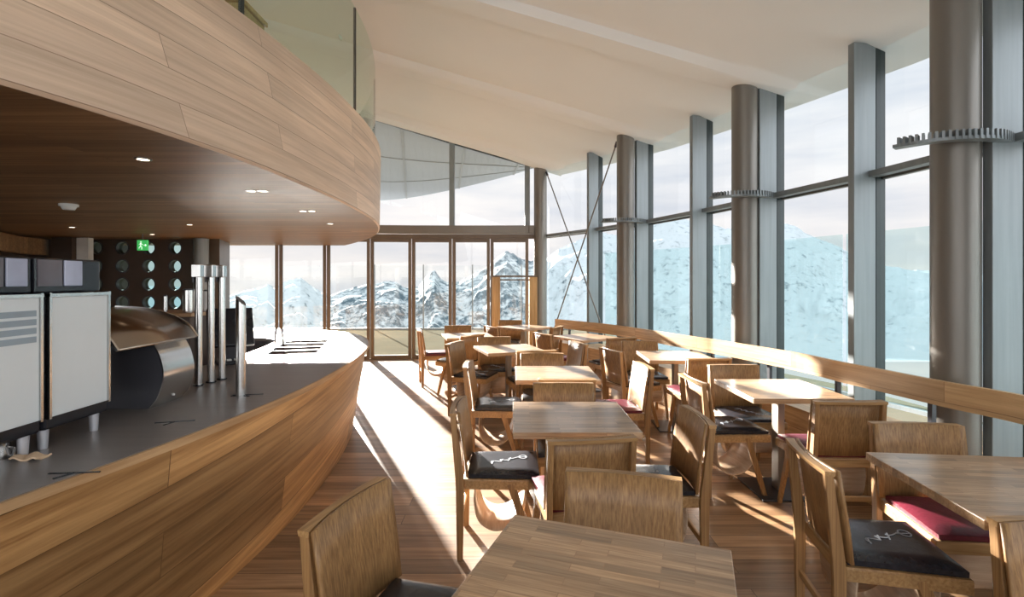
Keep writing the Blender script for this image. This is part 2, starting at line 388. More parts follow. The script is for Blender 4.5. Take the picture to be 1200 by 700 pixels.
# ---------------------------------------------------------------- curved glass facade on the right
GN = normals2(GV)
for i in range(len(GV)-1):
    a, b = GV[i], GV[i+1]; wn = window()
    t = (b-a).normalized(); n = Vector((-t.y, t.x)); 
    za, zb = zc(a.x, a.y)+.02, zc(b.x, b.y)+.02
    mb = MB(); 
    lo = [a+t*.03-n*.006, b-t*.03-n*.006, b-t*.03+n*.006, a+t*.03+n*.006]; zz = [za, zb, zb, za]
    k = iter(range(99))
    L_ = [mb.bm.verts.new((p.x, p.y, .0)) for p in lo]; H_ = [mb.bm.verts.new((p.x, p.y, z)) for p, z in zip(lo, zz)]
    mb.bm.faces.new(L_[::-1]); mb.bm.faces.new(H_)
    for q in range(4): mb.bm.faces.new((L_[q], L_[(q+1) % 4], H_[(q+1) % 4], H_[q]))
    mb.build('pane', 'glass_teal', wn)
    nn = GN[i]; tt = Vector((nn.y, -nn.x))
    def fq(c, n0, n1, hw, z0, z1, matn, nm):
        mb = MB(); mb.prism([tuple(c+nn*n0-tt*hw), tuple(c+nn*n0+tt*hw), tuple(c+nn*n1+tt*hw), tuple(c+nn*n1-tt*hw)], z0, z1); return mb.build(nm, matn, wn, bevel=.004)
    fq(a, .03, .235, .03, 0, za, 'fin', 'mullion')
    fq(a, -.06, .03, .032, 0, za, 'cap', 'gasket')
    mb = MB(); mb.bar((a.x+t.x*.03+n.x*.05, a.y+t.y*.03+n.y*.05, 2.405), (b.x-t.x*.03+n.x*.05, b.y-t.y*.03+n.y*.05, 2.405), .09, .05); mb.build('transom', 'fin', wn, bevel=.004)
    mb = MB(); mb.bar((a.x-n.x*.05, a.y-n.y*.05, 2.405), (b.x-n.x*.05, b.y-n.y*.05, 2.405), .04, .075); mb.build('outer_transom', 'frame_brown', wn)
    mb = MB(); mb.bar((a.x, a.y, .03), (b.x, b.y, .03), .1, .06); mb.build('sill', 'frame_brown', wn)

# ---------------------------------------------------------------- glazed back wall with folding doors
BP = [Vector(p) for p in ((-5.18, 9.2), (-4.37, 9.6), (-3.57, 9.86), (-2.77, 10.02), (-1.975, 10.1), (-1.18, 10.12), (-.43, 10.12), (.33, 10.1))]
for i in range(len(BP)-1):
    a, b = BP[i], BP[i+1]; t = (b-a).normalized(); n = Vector((-t.y, t.x))
    d = empty('door_%d' % (i+1)); d['kind'] = 'structure'
    def seg(p, q, z0, z1, th, mat, nm, par, off=0):
        mb = MB(); mb.prism([tuple(p+n*(off-th/2)), tuple(q+n*(off-th/2)), tuple(q+n*(off+th/2)), tuple(p+n*(off+th/2))], z0, z1); return mb.build(nm, mat, par, bevel=.003 if 'pane' not in nm else 0)
    seg(a+t*.06, b-t*.06, .06, 2.30, .012, 'glass', 'pane', d)
    seg(a+t*.006, a+t*.068, 0, 2.36, .07, 'frame_brown', 'door_stile', d)
    seg(b-t*.068, b-t*.006, 0, 2.36, .07, 'frame_brown', 'door_stile', d)
    seg(a+t*.068, b-t*.068, 2.29, 2.36, .07, 'frame_brown', 'door_rail', d)
    seg(a+t*.068, b-t*.068, 0, .07, .07, 'frame_brown', 'door_rail', d)
mb = MB()
for a, b in zip(BP, BP[1:]+[Vector((.55, 10.1))]):
    mb.bar((a.x, a.y, 2.40), (b.x, b.y, 2.40), .12, .08)
mb.build('trim_5', 'frame_brown')['kind'] = 'structure'
mb = MB()
for a, b in zip(BP, BP[1:]+[Vector((.55, 10.1))]):
    mb.bar((a.x, a.y-.04, 2.53), (b.x, b.y-.04, 2.53), .2, .16)
mb.build('trim_6', 'steel_post', bevel=.006)['kind'] = 'structure'
UP = [BP[0], BP[1], BP[2], BP[3]+Vector((-.05, 0)), BP[5], Vector((.30, 10.12)), Vector((.58, 10.1))]
for i in range(len(UP)-1):
    a, b = UP[i], UP[i+1]; wn = window()
    mb = MB(); mb.prism([(a.x, a.y-.006), (b.x, b.y-.006), (b.x, b.y+.006), (a.x, a.y+.006)], 2.6, lambda p: zc(p[0], p[1])+.03); mb.build('pane', 'glass', wn)
    if i: MB().box((a.x-.05, a.y-.1, 2.6), (a.x+.05, a.y+.03, zc(a.x, a.y)+.02)).build('mullion', 'fin', wn, bevel=.004)
    mb = MB(); mb.bar((a.x, a.y-.02, zc(a.x, a.y)-.035), (b.x, b.y-.02, zc(b.x, b.y)-.035), .06, .03); mb.build('head_channel', 'cap', wn)

# glazed wall behind the viewer
wn = window()
MB().box((-7.5, -3.5, 0), (2.45, -3.48, 5.9)).build('pane', 'glass', wn)
for i in range(8): MB().box((-7.5+i*1.4, -3.5, 0), (-7.42+i*1.4, -3.3, 4)).build('mullion', 'fin', wn)

# ---------------------------------------------------------------- columns
def column(x, y, label, collar=True, r=.125):
    c = empty('steel_column', (x, y, 0)); tag(c, label, 'column', 'round steel columns along the glass facade')
    mb = MB(); mb.tube((0, 0, 0), (0, 0, zc(x, y)-.02), r, n=48); mb.build('shaft', 'steel_post', c, smooth=True)
    if collar:
        i = min(range(len(GV)), key=lambda k: (GV[k]-Vector((x, y))).length); n = -GN[i]; t = Vector((n.y, -n.x))  # n outwards, t towards viewer
        if t.y > 0: t = -t
        z0 = 2.375
        P = spline([tuple(n*.26+t*.10), tuple(n*.06+t*.185), tuple(-n*.12+t*.165), tuple(-n*.26+t*.08), tuple(-n*.36-t*.06)], 12)
        NN = normals2(P)
        s = 1 if NN[10].dot(t) > 0 else -1
        mb = MB(); rows = []
        for k, (p, nn) in enumerate(zip(P, NN)):
            wd = .075*(1-.25*abs(k/len(P)-.5)); q = p+nn*s*.03; o = p-nn*s*.04
            rows.append([(q.x, q.y, z0), (q.x, q.y, z0+.02), (o.x, o.y, z0+.02), (o.x, o.y, z0)])
        mb.loft(rows, closed_cols=True); mb.bm.faces.new([mb.bm.verts.new(v) for v in rows[0]]); mb.bm.faces.new([mb.bm.verts.new(v) for v in rows[-1][::-1]])
        br = mb.build('collar', 'fin', c)
        # teeth standing on the collar
        mt = MB(); L = arclen(P); pos = .01
        k = 0
        while pos < L[-1]-.01:
            while L[k+1] < pos: k += 1
            p = P[k].lerp(P[k+1], (pos-L[k])/(L[k+1]-L[k])); nn = NN[k]*s; q = p+nn*.03; o = p-nn*.03
            q2 = p+nn*.036; o2 = p-nn*.036; mt.bar((q2.x, q2.y, z0+.030), (o2.x, o2.y, z0+.030), .014, .058); pos += .029
        mt.build('teeth', 'fin', br)
    return c
lab = ['round steel column at the corner of the glass doors, with two brace rods', 'round steel column behind the far right tables, second along the glass', 'mid-distance round steel column, toothed collar at transom height',
       'nearest thick round steel column with toothed collar, right of the room', 'round steel column beside the viewer', 'round steel column behind the viewer']
for k, (x_, y_) in enumerate(COLS): column(x_, y_, lab[k], k > 0)
c = empty('pipe_column', (-4.93, 8.12, 0)); tag(c, 'slim grey round column beside the wall of round windows', 'column')
MB().tube((0, 0, 0), (0, 0, 2.2), .11, n=32).build('shaft', 'fin', c, smooth=True)
MB().tube((0, 0, 0), (0, 0, .03), .14, n=32).build('base_collar', 'steel_post', c, smooth=True)
# brace rods
def rod(p, q, label):
    o = empty('brace_rod', p); tag(o, label, 'brace rod', 'crossed brace rods')
    pv = Vector(p); d = Vector(q)-pv
    MB().tube((0, 0, 0), d, .011, n=10).build('rod', 'steel_post', o, smooth=True)
    MB().tube((0, 0, 0), d*.02, .02, n=12).build('end_fitting', 'dark', o); MB().tube(d*.98, d, .02, n=12).build('end_fitting', 'dark', o)
rod((.66, 9.84, 3.62), (1.60, 7.62, .12), 'thin brace rod sloping down from the corner column to the right')
rod((1.56, 7.6, 3.6), (.64, 9.78, .12), 'thin brace rod sloping down to the foot of the corner column')

# ---------------------------------------------------------------- window ledge and backrest rail
RV = spline([(2.35, -3.2), (2.5, -2.0), (2.62, -.6), (2.70, .8), (2.70, 1.8), (2.66, 2.63), (2.55, 3.05), (2.44, 3.72), (2.40, 4.3), (2.17, 5.3), (2.03, 5.75), (1.475, 7.58), (.76, 8.93)], 8)
L = arclen(RV); NR = normals2(RV)
def strip(pts, nrm, L, t0, t1, z0, z1, name, mat, parent=None):
    zf = lambda y: -.085*max(0, min(1, (y-3.4)/5.6))
    mb = MB(); rows = []; uv = []
    for p, n, l in zip(pts, nrm, L):
        a = p+n*t0; b = p+n*t1
        d = zf(p.y); rows.append([(a.x, a.y, z0+d), (a.x, a.y, z1+d), (b.x, b.y, z1+d), (b.x, b.y, z0+d)])
        h = z1-z0; uv.append([(l, 0), (l, h), (l, h+abs(t1-t0)), (l, 2*h+abs(t1-t0))])
    mb.loft(rows, closed_cols=True, uvs=uv); 
    for r in (rows[0], rows[-1][::-1]): mb.quad(r, [(0, 0), (0, .1), (.05, .1), (.05, 0)])
    return mb.build(name, mat, parent)
rl = empty('backrest_rail', (RV[0].x, RV[0].y, 0)); tag(rl, 'long curved light oak rail running in front of the tall windows', 'rail')
def rel(o, parent):
    o.parent = parent; o.matrix_parent_inverse = Matrix.Translation(-Vector(parent.location)); return o
rel(strip(RV, NR, L, -.014, .014, .80, .95, 'rail_board', 'rail'), rl)
for k in range(4, len(RV), 9):
    p = RV[k]-NR[k]*.03; mb = MB(); mb.bar((p.x, p.y, .476), (p.x, p.y, .93-.085*max(0, min(1, (p.y-3.4)/5.6))), .03, .03, up=(NR[k].x, NR[k].y, 0)); rel(mb.build('bracket', 'dark'), rl)
# ledge
mb = MB(); top = []; n_ = len(RV)
for k, p in enumerate(RV):
    q = Vector((min(xg(p.y)-.02, 9), p.y)); 
    if p.y > 6.4: q = Vector((xg(p.y)-.02-(p.y-6.4)*.0, p.y))
    top.append([(p.x, p.y, .0), (p.x, p.y, .47), (q.x, q.y, .47), (q.x, q.y, .0)])
for k in (0.3, .6, .9, 1):
    y_ = 8.93+k*1.0; x_ = .76-k*.35; q = xg(y_)-.02
    if q-x_ < .12: break
    top.append([(x_, y_, 0), (x_, y_, .47), (q, y_, .47), (q, y_, 0)])
uv = [[(r[1][1]*1.0, 0), (r[1][1], .47), (r[2][1], .47+(r[2][0]-r[1][0])), (r[3][1], 1.5)] for r in top]
mb.loft(top, closed_cols=True, uvs=uv); mb.quad(top[0], [(0, 0)]*4); mb.quad(top[-1][::-1], [(0, 0)]*4)
lg = mb.build('window_bench', 'rail'); tag(lg, 'low built-in light oak bench ledge along the foot of the windows', 'bench')

# ---------------------------------------------------------------- balcony
BB = spline([(-3.9, -3.4), (-3.0, -1.2), (-2.2, .5), (-1.72, 1.7), (-1.52, 2.55), (-1.45, 3.4), (-1.45, 4.6), (-1.56, 5.9), (-1.86, 7.15), (-2.3, 8.25), (-2.9, 9.35), (-3.2, 9.85)], 8)
BT = spline([(-4.0, -3.4), (-3.15, -1.2), (-2.42, .5), (-1.98, 1.7), (-1.80, 2.55), (-1.64, 3.4), (-1.53, 4.6), (-1.57, 5.9), (-1.84, 7.15), (-2.3, 8.25), (-2.9, 9.35), (-3.2, 9.85)], 8)
ZB, ZT = 2.21, 3.21
Lb = arclen(BB)
mb = MB(); rows = []; uv = []
for b, t, l in zip(BB, BT, Lb):
    rows.append([(b.x-.02, b.y, ZB+.0), (b.x, b.y, ZB+.015), (t.x, t.y, ZT-.01), (t.x-.01, t.y, ZT), (t.x-.16, t.y, ZT)])
    uv.append([(l, -.02), (l, 0), (l, ZT-ZB), (l, ZT-ZB+.02), (l, ZT-ZB+.16)])
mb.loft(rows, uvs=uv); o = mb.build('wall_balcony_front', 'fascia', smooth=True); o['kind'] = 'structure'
mb = MB()
mb.loft([[(b.x-.02, b.y, ZB), (-7.5, b.y, ZB)] for b in BB])
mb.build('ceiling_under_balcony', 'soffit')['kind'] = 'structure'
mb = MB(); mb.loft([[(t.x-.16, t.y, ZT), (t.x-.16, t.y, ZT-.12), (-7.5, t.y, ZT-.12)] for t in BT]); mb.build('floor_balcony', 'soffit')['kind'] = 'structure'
# balcony glass
joints = [-2.7, -.7, 1.3, 3.27, 5.22, 7.1, 8.6, 9.8]
fine = spline([tuple(p) for p in BT], 3)
def bt_at(y):
    for a, b in zip(fine, fine[1:]):
        if b.y >= y: return a.lerp(b, (y-a.y)/(b.y-a.y))
    return fine[-1]
glab = ['behind and left of the viewer', 'left of the viewer', 'above the coffee machines', 'between its two dark joints', 'right of the long dark joint', 'near the back windows', 'at the back windows']
for k in range(len(joints)-1):
    g = empty('glass_balustrade', (0, 0, 0)); tag(g, 'frameless green-tinted curved glass panel on the balcony edge, '+glab[k], 'glass panel', 'glass panels of the balcony')
    y0, y1 = joints[k]+.012, joints[k+1]-.012; P = [bt_at(y0+(y1-y0)*q/14) for q in range(15)]; NN = normals2(P)
    mb = MB(); mb.loft([[(p+n*.07).to_tuple()+(ZT-.05,), (p+n*.07).to_tuple()+(4.32,), (p+n*.086).to_tuple()+(4.32,), (p+n*.086).to_tuple()+(ZT-.05,)] for p, n in zip(P, NN)], closed_cols=True)
    mb.build('pane', 'glass_green', g)
    p = bt_at(joints[k+1]); n = NN[-1]; q = p+n*.078
    mb = MB(); mb.bar((q.x, q.y, ZT-.04), (q.x, q.y, 4.32), .028, .022, up=(n.x, n.y, 0)); mb.build('joint', 'cap', g)
    if k == 4:
        q = bt_at(4.85); MB().box((q.x-.11, 4.83, 3.83), (q.x-.10, 4.90, 3.87)).build('sticker', 'white', g)
# wooden cabinet on the balcony
cb = empty('wooden_cabinet', (-2.2, 4.25, 3.09)); tag(cb, 'small oak cabinet standing on the balcony behind the glass', 'cabinet')
MB().box((-.45, -.2, 0), (.05, .2, .66)).build('body', 'gold_oak', cb, bevel=.01); MB().box((-.47, -.22, .66), (.07, .22, .70)).build('top', 'gold_oak', cb, bevel=.005)
MB().box((.05, -.17, .05), (.06, .17, .62)).build('door', 'gold_oak', cb)

# downlights, smoke detector, exit sign
def downlight(x, y, label, n=1):
    o = empty('downlight', (x, y, ZB)); tag(o, label, 'ceiling light', 'recessed lights in the underside of the balcony')
    for k in range(n):
        dx = k*.085
        mb = MB(); nn = 24
        mb.loft([[(dx+r*math.cos(2*math.pi*q/nn), r*math.sin(2*math.pi*q/nn), z) for q in range(nn)] for r, z in ((.042, 0), (.042, -.004), (.03, -.006), (.03, -.001))], closed_cols=True)
        mb.build('trim_ring', 'chrome', o, smooth=True)
        MB().tube((dx, 0, -.004), (dx, 0, -.001), .03, n=20).build('lens', 'lamp', o)
for a in ((-2.01, 2.79, 'recessed round light nearest the viewer under the balcony', 1), (-1.93, 3.79, 'twin recessed lights under the balcony edge, second from the viewer', 2), (-2.0, 4.9, 'twin recessed lights under the balcony edge, third from the viewer', 2),
          (-2.13, 6.0, 'tiny recessed light under the far rounded tip of the balcony', 1), (-3.84, 6.1, 'tiny recessed light under the middle of the balcony', 1), (-5.5, 6.4, 'tiny recessed light left of the smoke detector, under balcony', 1), (-5.2, 7.4, 'tiny recessed light just before the round window wall', 1)): downlight(*a)
sm = empty('smoke_detector', (-3.87, 4.47, ZB)); tag(sm, 'white round smoke detector under the wooden balcony', 'smoke detector')
MB().tube((0, 0, -.02), (0, 0, 0), .07, n=28).build('base', 'white', sm, smooth=True); MB().tube((0, 0, -.05), (0, 0, -.02), .042, .058, n=28).build('sensor_head', 'white', sm, smooth=True)
ex = empty('exit_sign', (-5.3, 7.35, 2.12)); tag(ex, 'small green exit sign with white running man and arrow, hanging under the balcony', 'sign')
MB().box((-.075, -.015, -.15), (.075, .015, 0)).build('sign_panel', 'green', ex, bevel=.004)
mb = MB(); mb.tube((-.015, -.016, -.03), (-.015, -.02, -.03), .011, n=12)
for p, q in (((-.015, -.045), (-.02, -.085)), ((-.02, -.085), (-.045, -.12)), ((-.02, -.085), (.0, -.105)), ((.0, -.105), (-.005, -.135)), ((-.015, -.05), (.01, -.07)), ((-.015, -.05), (-.04, -.065)), ((.025, -.075), (.06, -.075)), ((.06, -.075), (.045, -.06)), ((.06, -.075), (.045, -.09))):
    mb.bar((p[0], -.018, p[1]), (q[0], -.018, q[1]), .004, .009, up=(0, 0, 1) if p[1] == q[1] else (1, 0, 0))
mb.build('running_man', 'exit_white', ex); MB().tube((0, 0, 0), (0, 0, .09), .006, n=8).build('stem', 'dark', ex)
sp = empty('spotlight', (-6.62, 6.35, 2.0)); tag(sp, 'small black spotlight on the wooden bulkhead at far left', 'spotlight')
MB().box((-.06, .0, -.02), (.0, .12, .03)).build('bracket', 'black', sp); MB().tube((.0, .0, -.0), (.14, -.1, -.04), .045, .05, n=18).build('head', 'black', sp, smooth=True)

# ---------------------------------------------------------------- bar
RIM = spline([(-2.6, -1.9), (-2.0, -.4), (-1.64, .8), (-1.49, 1.49), (-1.36, 2.1), (-1.28, 2.7), (-1.25, 3.4), (-1.31, 4.36), (-1.50, 5.38), (-1.85, 6.12), (-2.3, 6.55), (-2.9, 6.75), (-3.8, 6.8), (-4.8, 6.7)], 8)
ZC = .90; Lr = arclen(RIM); NRm = normals2(RIM)
INN = spline([(-3.3, -1.6), (-2.85, -.2), (-2.55, .8), (-2.4, 1.49), (-2.35, 2.1), (-2.33, 2.7), (-2.35, 3.4), (-2.33, 4.36), (-2.45, 5.2), (-2.60, 5.58), (-2.85, 5.75), (-3.2, 5.85), (-3.9, 5.9), (-4.8, 5.85)], 8)
bar = empty('bar_counter', (-1.6, 2.0, 0)); tag(bar, 'long curved oak bar with brushed steel top and inset wells', 'bar')
mb = MB(); rows = []; uv = []
for p, n, l in zip(RIM, NRm, Lr):
    a = p+n*.03; m_ = p+n*.10; b = p+n*.17
    rows.append([(a.x, a.y, ZC-.035), (m_.x, m_.y, .45), (b.x, b.y, 0)]); uv.append([(l, .9), (l, .45), (l, 0)])
mb.loft(rows, uvs=uv); rel(mb.build('bar_front', 'bar', smooth=True), bar)
mb = MB(); rows = [[(p.x, p.y, ZC-.035), (p.x, p.y, ZC-.002), (p.x+n.x*.012, p.y+n.y*.012, ZC-.002), (p.x+n.x*.012, p.y+n.y*.012, ZC-.035)] for p, n in zip(RIM, NRm)]
mb.loft(rows, closed_cols=True, uvs=[[(l, 0), (l, .03), (l, .04), (l, .05)] for l in Lr]); rel(mb.build('edge_band', 'rim'), bar)
mb = MB(); rows = []
for p, n, q in zip(RIM, NRm, INN):
    a = p+n*.012; rows.append([(a.x, a.y, ZC-.035), (a.x, a.y, ZC), (q.x, q.y, ZC), (q.x, q.y, ZC-.035)])
V = mb.loft(rows, closed_cols=True); mb.bm.faces.new(V[0]); mb.bm.faces.new(V[-1][::-1]); st = mb.build('steel_top', 'steel')
# the wells are real slots cut through the top
T = Matrix.Translation((-2.06, 5.0, ZC)) @ Matrix.Rotation(R(14), 4, 'Z'); mb = MB()
for k in range(4): mb.box((-.205, -.53+k*.27, -.2), (.205, -.53+k*.27+.18, .1), T)
ct = mb.build('cutter', 'steel'); md = st.modifiers.new('b', 'BOOLEAN'); md.object = ct; md.operation = 'DIFFERENCE'; md.solver = 'EXACT'
bpy.context.view_layer.update(); me2 = bpy.data.meshes.new_from_object(st.evaluated_get(bpy.context.evaluated_depsgraph_get()))
st.modifiers.clear(); st.data = me2; bpy.data.objects.remove(ct); rel(st, bar)
mb = MB(); mb.loft([[(q.x, q.y, ZC-.035), (q.x, q.y, 0)] for q in INN]); rel(mb.build('inner_front', 'dark'), bar)
# three-slot well inset near the tip
wl = MB(); wl.box((-.215, -.545, -.17), (.215, .475+.1, -.165), T)
for k in range(4):
    wl.box((-.2045, -.5295+k*.27, -.165), (.2045, -.524+k*.27, -.001), T); wl.box((-.2045, -.356+k*.27, -.165), (.2045, -.3505+k*.27, -.001), T)
for sx in (-.217, .207): wl.box((sx, -.545, -.165), (sx+.01, .56, -.036), T)
rel(wl.build('well_pan', 'wellwood'), bar)
wf = MB()
for k in range(4):
    y0 = -.53+k*.27; y1 = y0+.18
    for a_, b_ in (((-.213, y0-.008), (.213, y0)), ((-.213, y1), (.213, y1+.008)), ((-.213, y0), (-.205, y1)), ((.205, y0), (.213, y1))): wf.box((a_[0], a_[1], 0), (b_[0], b_[1], .004), T)
rel(wf.build('well_frame', 'wellwood'), bar)
# marks on the counter
for k, (x_, y_, a_, lb) in enumerate(((-1.54, 2.34, .3, 'in front of the curved dispenser'), (-1.47, 1.72, .1, 'nearest the coffee machines'), (-1.49, 2.89, .2, 'beside the slant-cut steel tube'))):
    o = empty('counter_slot', (x_, y_, ZC), a_); tag(o, 'thin black T-shaped slot fitting on the steel counter, '+lb, 'fitting', 'black fittings on the counter')
    MB().box((-.08, -.004, 0), (.08, .004, .003)).build('long_bar', 'black', o); MB().bar((-.03, -.05, .0015), (.0, 0, .0015), .008, .003).build('short_bar', 'black', o)

# coffee machines
def machine(y0, y1, label, vents, hoppers):
    X = -1.77; o = empty('coffee_machine', (X, (y0+y1)/2, ZC)); h = (y1-y0)/2; tag(o, label, 'coffee machine', 'black coffee machines on the bar')
    MB().box((-.52, -h, .075), (0, h, .595)).build('body', 'black', o, bevel=.012)
    MB().box((0, -h+.016, .125), (.012, h-.02, .585)).build('front_panel', 'panel_white', o, bevel=.003)
    mb = MB()
    mb.box((0.002, -h+.006, .12), (.018, -h+.016, .6)); mb.box((.002, h-.02, .12), (.018, h-.01, .6)); mb.box((.002, -h+.006, .585), (.02, h-.01, .597)); mb.build('panel_frame', 'chrome', o)
    MB().box((.010, -h+.016, .36), (.0135, h-.02, .575)).build('screen_area', 'panel_grey' if vents else 'foot', o) if False else None
    if vents:
        for k in range(4): MB().box((.011, -h+.02, .515-k*.032), (.015, h-.035, .537-k*.032)).build('vent_slat', 'panel_grey', o)
    MB().box((-.5, -h+.0, .597), (-.035, h+.0, .735)).build('head', 'black', o, bevel=.008)
    for a, b in hoppers: MB().box((-.037, a, .625), (-.028, b, .728)).build('hopper_window', 'lilac', o, bevel=.003)
    MB().box((-.036, -h+.01, .625), (-.03, min(hoppers[0][0]-.01, h), .728)).build('smoked_cover', 'mauve', o)
    for sx in (-.46, -.035):
        for sy in (-h+.035, h-.035): MB().tube((sx, sy, 0), (sx, sy, .078), .015, .019, n=16).build('foot', 'foot', o, smooth=True)
    return o
machine(1.935, 2.245, 'black coffee machine with plain white front panel, beside the curved dispenser', False, [(-.03, .055), (.0, 0.001)])
machine(1.60, 1.925, 'black coffee machine with slatted white front, cut by the left picture edge', True, [(.06, .14)])
kb = empty('tap_knob', (-1.75, 2.265, ZC+.1)); 
bpy.data.objects.remove(kb)
jg = empty('chrome_jug', (-1.86, 1.86, ZC)); tag(jg, 'small round chrome jug under the left coffee machine', 'jug')
mb = MB(); nn = 24; prof = [(.0, 0), (.03, 0), (.034, .02), (.026, .045), (.03, .058), (.026, .058), (.022, .046), (.0, .01)]
mb.loft([[(r*math.cos(2*math.pi*q/nn), r*math.sin(2*math.pi*q/nn), z) for q in range(nn)] for r, z in prof], closed_cols=True); mb.build('jug_body', 'chrome', jg, smooth=True)
mb = MB(); mb.bar((.03, 0, .045), (.052, 0, .04), .006, .006); mb.bar((.052, 0, .04), (.05, 0, .015), .006, .006, up=(0, 1, 0)); mb.bar((.05, 0, .015), (.033, 0, .012), .006, .006); mb.build('handle', 'chrome', jg)
cl = MB(); rows = []
for i in range(9):
    rows.append([(-.05+i*.0125, -.03+j*.012, .006+.006*math.sin(i*1.1+j*.8)+.004) for j in range(6)])
cl.loft(rows); o = cl.build('folded_cloth', 'cloth'); o.location = (-1.75, 1.86, ZC); md = o.modifiers.new('s', 'SOLIDIFY'); md.thickness = .006; tag(o, 'small tan cloth lying under the left coffee machine', 'cloth')

# curved steel dispenser with bronze hood
ds = empty('curved_dispenser', (-1.83, 2.55, ZC)); tag(ds, 'curved steel dispenser with a wide bronze hood on the counter', 'dispenser')
prof = spline([(-.0, 0), (.045, .06), (.072, .16), (.055, .26), (.02, .33)], 8)
mb = MB(); y0, y1 = .03, .27
rows = [[(-.38, y0, p.y), (p.x, y0, p.y)] for p in prof]
mb.loft(rows); mb.loft([[(-.38, y1, p.y), (p.x, y1, p.y)] for p in prof]); mb.quad([(-.38, y0, 0), (-.38, y1, 0), (-.38, y1, .33), (-.38, y0, .33)]); mb.quad([(-.38, y0, .33), (-.38, y1, .33), (.02, y1, .33), (.02, y0, .33)])
mb.build('body', 'dark', ds)
mb = MB(); mb.loft([[(p.x-.0, y0-.004, p.y), (p.x+.006, y0-.004, p.y), (p.x+.006, y1+.004, p.y), (p.x, y1+.004, p.y)] for p in prof], closed_cols=True); fp = mb.build('front_panel', 'chrome', ds, smooth=True)
MB().tube((.03, .15, .045), (.05, .15, .045), .006, n=12).build('lock', 'white', fp)
hp = spline([(-.36, .50), (-.2, .49), (-.06, .455), (.03, .41), (.09, .335)], 8)
mb = MB(); mb.loft([[(p.x, -.29, p.y), (p.x, .28, p.y)] for p in hp]); h_ = mb.build('hood', 'bronze', ds, smooth=True); md = h_.modifiers.new('s', 'SOLIDIFY'); md.thickness = .01
for yy in (-.295, .275):
    mb = MB()
    for a, b in zip(hp, hp[1:]): mb.bar((a.x, yy+.005, a.y), (b.x, yy+.005, b.y), .012, .014)
    o = mb.build('hood_edge', 'chrome'); o.parent = h_

# steel tubes on the counter
for k, (x_, y_, lb) in enumerate(((-1.925, 3.145, 'left'), (-1.905, 3.24, 'middle'), (-1.89, 3.335, 'right'))):
    o = empty('steel_tap_tube', (x_, y_, ZC)); tag(o, 'tall brushed steel tap tube with square head, '+lb+' of the three', 'tap column', 'tall steel tap tubes on the bar')
    MB().tube((0, 0, 0), (0, 0, .67), .021, n=24).build('tube', 'chrome', o, smooth=True); MB().tube((0, 0, 0), (0, 0, .008), .03, n=24).build('base_ring', 'black', o)
    MB().box((-.034, -.022, .665), (.022, .022, .745)).build('head', 'chrome', o, bevel=.004)
    MB().box((-.033, -.012, .635), (-.022, .012, .668)).build('spout', 'dark', o)
o = empty('slant_cut_tube', (-1.515, 2.86, ZC)); tag(o, 'single shorter steel tube with slant-cut top on the counter', 'tap column')
mb = MB(); nn = 28; mb.loft([[(.026*math.cos(2*math.pi*q/nn), .026*math.sin(2*math.pi*q/nn), z if z < .1 else .535-1.1*.026*math.cos(2*math.pi*q/nn)) for q in range(nn)] for z in (0, .535)], closed_cols=True); mb.build('tube', 'chrome', o, smooth=True)
mb = MB(); mb.bm.faces.new([mb.bm.verts.new((.024*math.cos(2*math.pi*q/nn), .024*math.sin(2*math.pi*q/nn), .532-1.1*.024*math.cos(2*math.pi*q/nn))) for q in range(nn)]); mb.build('slanted_face', 'dark', o)
MB().box((-.05, -.012, 0), (.05, .0, .003)).build('base_plate', 'black', o)
# till screen
o = empty('till', (-2.2, 4.0, ZC), R(-55)); tag(o, 'black till with tilted screen and keypad behind the steel tubes', 'till')
T = Matrix.Translation((0, 0, .28)) @ Matrix.Rotation(R(-25), 4, 'Y')
MB().box((-.02, -.16, -.16), (.03, .16, .15), T).build('screen', 'black', o, bevel=.008); MB().box((-.16, -.1, 0), (.12, .1, .03)).build('base', 'black', o, bevel=.008)
MB().bar((-.03, 0, .03), (.0, 0, .28), .07, .04, up=(1, 0, 0)).build('stand', 'dark', o)
for k in range(6): MB().box((.035+(k % 2)*.03, -.08+(k//2)*.05, .03), (.055+(k % 2)*.03, -.05+(k//2)*.05, .037)).build('key', 'white', o)

# back bar cabinet and things on it
bk = empty('back_bar_cabinet', (-3.9, 5.1, 0)); tag(bk, 'dark back bar cabinet with wooden top behind the counter', 'cabinet')
MB().box((-1.2, -.25, 0), (.85, .25, 1.2)).build('body', 'dark_wall', bk, bevel=.01); MB().box((-1.24, -.29, 1.2), (.89, .29, 1.235)).build('top', 'rim', bk, bevel=.005)
for k in range(3):
    d_ = MB().box((-1.17+k*.68, -.265, .06), (-.52+k*.68, -.25, 1.16)).build('door', 'dark', bk, bevel=.004)
    MB().box((-.58+k*.68, -.285, .6), (-.56+k*.68, -.265, .8)).build('handle', 'chrome', d_)
def canister(x, y, z, r, h, label, mat='chrome'):
    o = empty('canister', (x, y, z)); tag(o, label, 'canister', 'canisters behind the bar')
    MB().tube((0, 0, 0), (0, 0, h), r, n=24).build('body', mat, o, smooth=True); MB().tube((0, 0, h), (0, 0, h+.015), r*.85, n=24).build('lid', 'dark', o, smooth=True)
canister(-3.22, 5.1, 1.235, .055, .21, 'tall steel canister on the back bar, left of the tap tubes'); canister(-3.42, 5.05, 1.235, .018, .15, 'slim steel bottle on the back bar')
canister(-3.05, 5.15, 1.235, .05, .20, 'pale canister behind the tap tubes, second along the back bar', 'white')
